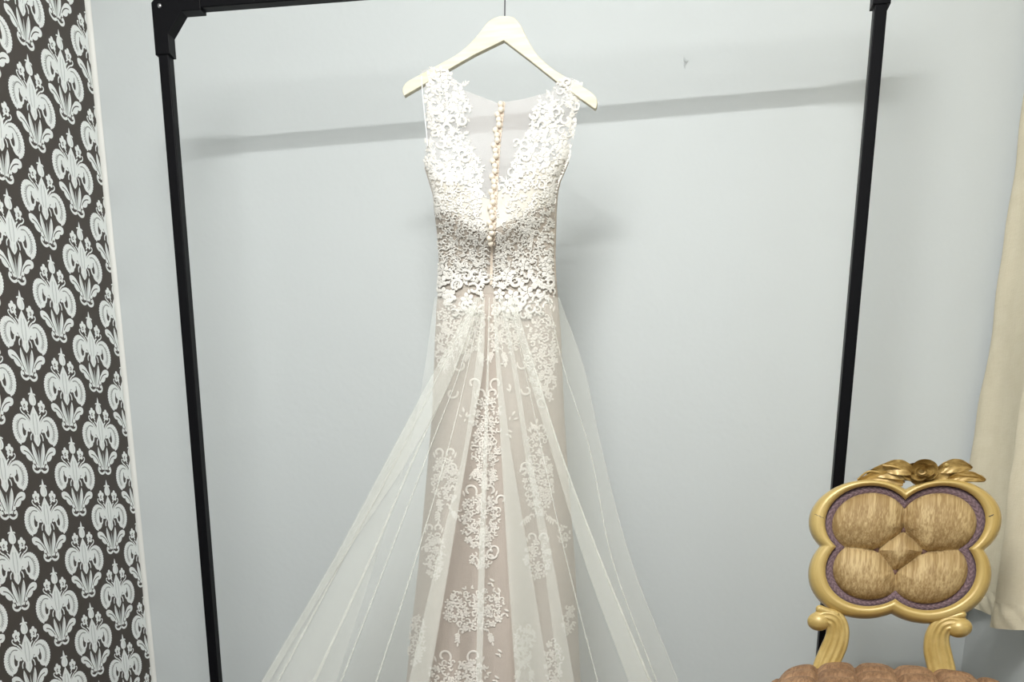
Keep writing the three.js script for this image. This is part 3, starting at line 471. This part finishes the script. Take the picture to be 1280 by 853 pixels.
  const solid = (g, d = 0.005) => { const q = g.clone(), p = q.attributes.position; for (let i = 0; i < p.count; i++) { p.setY(i, p.getY(i) - d * SL); p.setZ(i, p.getZ(i) - d * CL); } q.setIndex([...q.index.array].reverse()); q.computeVertexNormals(); return merge([g, q]); };
  M.goldOld.side = THREE.DoubleSide;
  for (const [a, b, w, bow, lift, ti] of [[[1116, 607], [1057, 605], 16, 6, 0.006, 0.003], [[1127, 600], [1070, 594], 19, 5, 0.012, 0.004], [[1128, 594], [1084, 587], 18, 2, 0.018, 0.003], [[1142, 609], [1188, 597], 19, -4, 0.011, -0.003], [[1153, 592], [1197, 588], 16, -3, 0.017, -0.003], [[1166, 604], [1214, 603], 12, -5, 0.008, -0.003]])
    part('crest_leaf', solid(leaf(a, b, w, bow, lift, ti), 0.008), M.goldOld, t);
  const stem = new THREE.TubeGeometry(new THREE.CatmullRomCurve3([P(1152, 594, 0.012), P(1170, 594, 0.014), P(1190, 597, 0.012), P(1206, 598, 0.008), P(1213, 602, 0.004)]), 30, 0.0032, 8);
  part('crest_stem', stem, M.goldOld, t);
  const ribL = merge([[P(1059, 602, 0.008), P(1071, 593, 0.016), P(1085, 594, 0.013), P(1104, 600, 0.008), P(1118, 605, 0.006)], [P(1088, 586, 0.022), P(1102, 588, 0.024), P(1116, 592, 0.018)]].map((q) => new THREE.TubeGeometry(new THREE.CatmullRomCurve3(q), 24, 0.0022, 6)));
  part('crest_stem', ribL, M.goldOld, t);
  const bud = new THREE.SphereGeometry(0.0058, 18, 12); bud.scale(1.1, 0.85, 0.7); bud.translate(...P(1164, 585, 0.021).toArray());
  part('crest_bud', bud, M.gold, t);
  const rose = [];
  const rc = [1136, 594.5];
  for (const [a0, a1, r, hgt, cup] of [[0.2, 2.5, 21, 0.006, 0.008], [2.1, 4.3, 22, 0.006, 0.008], [3.9, 6.6, 21, 0.008, 0.009], [5.4, 7.4, 19, 0.012, 0.008], [1.0, 3.2, 15, 0.016, 0.008], [3.0, 5.4, 15, 0.017, 0.008], [5.0, 7.3, 14, 0.018, 0.008], [0, 9.2, 8.5, 0.024, 0.006]])
    rose.push(grid(26, 6, (u, v) => { const a = a0 + (a1 - a0) * u, ed = a1 - a0 > 8 ? 1 - 0.62 * u : Math.pow(Math.sin(Math.PI * (0.08 + 0.84 * u)), 0.4), q = 1.03 * r * (0.35 + 0.65 * v * ed); return P(rc[0] + Math.cos(a) * q, rc[1] + Math.sin(a) * q * 0.74, hgt + 0.003 + cup * 1.5 * Math.pow(v, 2.4) - (a1 - a0 > 8 ? 0.004 * u : 0)); }));
  part('crest_rose', merge(rose.map((g) => solid(g, 0.003))), M.goldOld, t, 'carved antique gold rose');
  const core = new THREE.SphereGeometry(0.017, 20, 12); core.scale(1.2, 0.8, 0.5); core.translate(...P(1136, 592, 0.006).toArray());
  part('crest_rose_core', core, M.goldOld, t);

  // scrolled uprights with flutes, ending in a knob
  for (const m of [1, -1]) {
    const X = (px) => m > 0 ? px + 5 : 2 * 1111 - px;
    const path = new THREE.CatmullRomCurve3([[1019, 781, 0.008], [1030, 777, 0.009], [1041, 781, 0.008], [1046, 793, 0.005], [1045, 808, 0.002], [1040, 824, 0], [1034, 843, 0], [1030, 870, 0]].map(([x, y, h]) => P(X(x), y, h)));
    const wide = table([[0, 0.036], [0.12, 0.037], [0.28, 0.041], [0.5, 0.047], [0.7, 0.047], [1, 0.042]]);
    const nrm = V(0, SL, CL);
    part('upright', grid(48, 60, (u, v) => {
      const c = path.getPointAt(v), tg = path.getTangentAt(v), side = new THREE.Vector3().crossVectors(tg, nrm).normalize(), a = u * Math.PI * 2, w = wide(v, 1) / 2;
      const k = Math.cos(a), fl = Math.sin(a) > 0 ? 1 - 0.13 * (1 - Math.cos(k * 4.2 * Math.PI)) * Math.pow(Math.sin(a), 0.5) * sm(0.02, 0.12, v) : 1;
      return c.clone().addScaledVector(side, k * w).addScaledVector(nrm, Math.sign(Math.sin(a)) * Math.pow(Math.abs(Math.sin(a)), 0.75) * 0.0155 * fl);
    }, true, true), M.gold, t);
    const kn = new THREE.SphereGeometry(0.0195, 24, 16); kn.scale(1.12, 0.95, 1.05); kn.translate(...P(X(1021), 782, 0.008).toArray());
    part('upright_knob', kn, M.gold, t);
    const cap = new THREE.CapsuleGeometry(0.0072, 0.032, 6, 14); cap.rotateZ(Math.PI / 2 - m * 0.32); cap.translate(...P(X(1031), 769.5, 0.015).toArray());
    part('upright_collar', cap, M.gold, t);
  }
  // seat: biscuit tufted cushion, gilt rail, legs
  const SA = 0.215, SD = 0.235, SZ = 0.225;
  const sup = (f, a, b, n = 3) => { const c = Math.cos(f), q = Math.sin(f); return [Math.sign(c) * Math.pow(Math.abs(c), 2 / n) * a, Math.sign(q) * Math.pow(Math.abs(q), 2 / n) * b]; };
  const seat = grid(360, 150, (u, v) => {
    const f = u * Math.PI * 2;
    if (v > 0.86) { const q = (v - 0.86) / 0.14, [x, z] = sup(f, SA, SD); return V(x * (1 + 0.01 * Math.sin(q * Math.PI)), 0.47 - 0.045 * q, SZ + z * (1 + 0.01 * Math.sin(q * Math.PI))); }
    const rho = v / 0.86, [x, z] = sup(f, SA * rho, SD * rho);
    const dist = (p, at0, pitch) => Math.abs(((p - at0 + pitch * 20.5) % pitch) - pitch / 2), pa = 1 - Math.exp(-dist(x, 0.009, 0.067) / 0.0065), pz = 1 - Math.exp(-dist(z, -0.16, 0.07) / 0.0065);
    return V(x, 0.474 + 0.044 * Math.pow(Math.max(0, 1 - Math.pow(rho, 7)), 0.5) + 0.004 * (1 - rho * rho) + 0.016 * pa * pz * Math.pow(Math.max(0, 1 - Math.pow(rho, 10)), 0.5), SZ + z);
  }, true, true);
  part('seat_cushion', planar(seat, 3.2), M.velvetBrown, t, 'brown velvet biscuit tufted seat');
  part('seat_rail', grid(120, 8, (u, v) => { const [x, z] = sup(u * Math.PI * 2, SA + 0.004 + 0.006 * Math.sin(v * Math.PI), SD + 0.004 + 0.006 * Math.sin(v * Math.PI)); return V(x, 0.432 - 0.06 * v, SZ + z); }, true, true), M.gold, t);
  for (const [x, z, k] of [[-0.155, 0.395, 1], [0.155, 0.395, 1], [-0.14, 0.055, -1], [0.14, 0.055, -1]]) {
    const sx = Math.sign(x), c = new THREE.CatmullRomCurve3([V(x, 0.42, z), V(x + sx * 0.02, 0.33, z + k * 0.02), V(x + sx * 0.008, 0.18, z + k * 0.008), V(x - sx * 0.004, 0.06, z - k * 0.004), V(x + sx * 0.012, 0.012, z + k * 0.012)]), rad = table([[0, 0.034], [0.25, 0.03], [0.6, 0.018], [0.85, 0.014], [1, 0.02]]);
    part('leg', grid(20, 30, (u, v) => { const p = c.getPointAt(v), a = u * Math.PI * 2, r = rad(v, 1); return V(p.x + Math.cos(a) * r, p.y, p.z + Math.sin(a) * r); }, true, true), M.gold, t);
    const pad = new THREE.SphereGeometry(0.021, 16, 10); pad.scale(1, 0.55, 1); pad.translate(x + sx * 0.012, 0.0115, z + k * 0.012); part('leg_pad', pad, M.gold, t);
  }
}

// ---------------------------------------------------------------- curtain on the right wall
{
  const t = thing('curtain', 'cream linen curtain hanging in soft folds beside the gilded chair', 'curtain', [0, 0, 0]);
  const low = [[2.089, 0.02], [2.098, 0.04], [2.118, 0.085], [2.129, 0.14], [2.131, 0.2], [2.132, 0.26], [2.131, 0.31], [2.12, 0.345], [2.098, 0.35], [2.08, 0.342], [2.071, 0.352], [2.077, 0.38], [2.1, 0.42], [2.126, 0.45], [2.094, 0.5], [2.086, 0.54], [2.118, 0.6], [2.124, 0.7], [2.092, 0.77], [2.094, 0.82], [2.126, 0.9]];
  const Y0 = 0.585, Y1 = 2.28, lo = new THREE.CatmullRomCurve3(low.map(([x, z]) => V(x, 0, z)));
  const hi = new THREE.CatmullRomCurve3(low.map(([x, z], i) => V(ROOM_W - 0.012 - (ROOM_W - x) * (i === 0 ? 0.05 : i > 6 && i < 13 ? 0.95 : 0.55), 0, z * 0.98 + 0.004)));
  const pt = (u, y) => { const k = Math.max(0, Math.min(1, (y - Y0) / 1.15)), kk = sm(0, 1, k), a = lo.getPoint(u), b = hi.getPoint(u), p = a.lerp(b, kk); p.y = y + 0.006 * Math.sin(u * 19 + 1) * (1 - k); p.x += 0.0016 * Math.sin(y * 17 + u * 30) + 0.0012 * Math.sin(y * 41 - u * 60); return p; };
  const HEM = 0.05;
  const g = grid(220, 80, (u, v) => pt(u, Y0 + HEM + (Y1 - Y0 - HEM) * v), false, false);
  const uvs = (q) => { const p = q.attributes.position, uv = q.attributes.uv; for (let i = 0; i < p.count; i++) uv.setXY(i, uv.getX(i) * 1.4, p.getY(i)); return q; };
  part('curtain_panel', uvs(g), M.curtain, t);
  part('curtain_hem', uvs(grid(220, 10, (u, v) => { const p = pt(u, Y0 + HEM * v + 0.001); p.x -= 0.0022 * Math.sin(Math.PI * Math.min(1, v * 1.05 + 0.15)) + 0.0012 * Math.sin(u * 130 + v * 7); return p; }, false, false)), M.curtain, t, 'turned hem');
  const r = thing('curtain_rod', 'thin black curtain rod on the right wall above the cream curtain', 'curtain rod', [0, 0, 0]);
  const rod = new THREE.CylinderGeometry(0.009, 0.009, 1.1, 16); rod.rotateX(Math.PI / 2); rod.translate(ROOM_W - 0.04, Y1 + 0.016, 0.57); part('rod', rod, M.black, r);
  for (const z of [0.06, 1.06]) part('bracket', box(0.04, 0.014, 0.014, ROOM_W - 0.02, Y1 + 0.016, z, 0.002), M.black, r);
}

renderer.render(scene, camera);
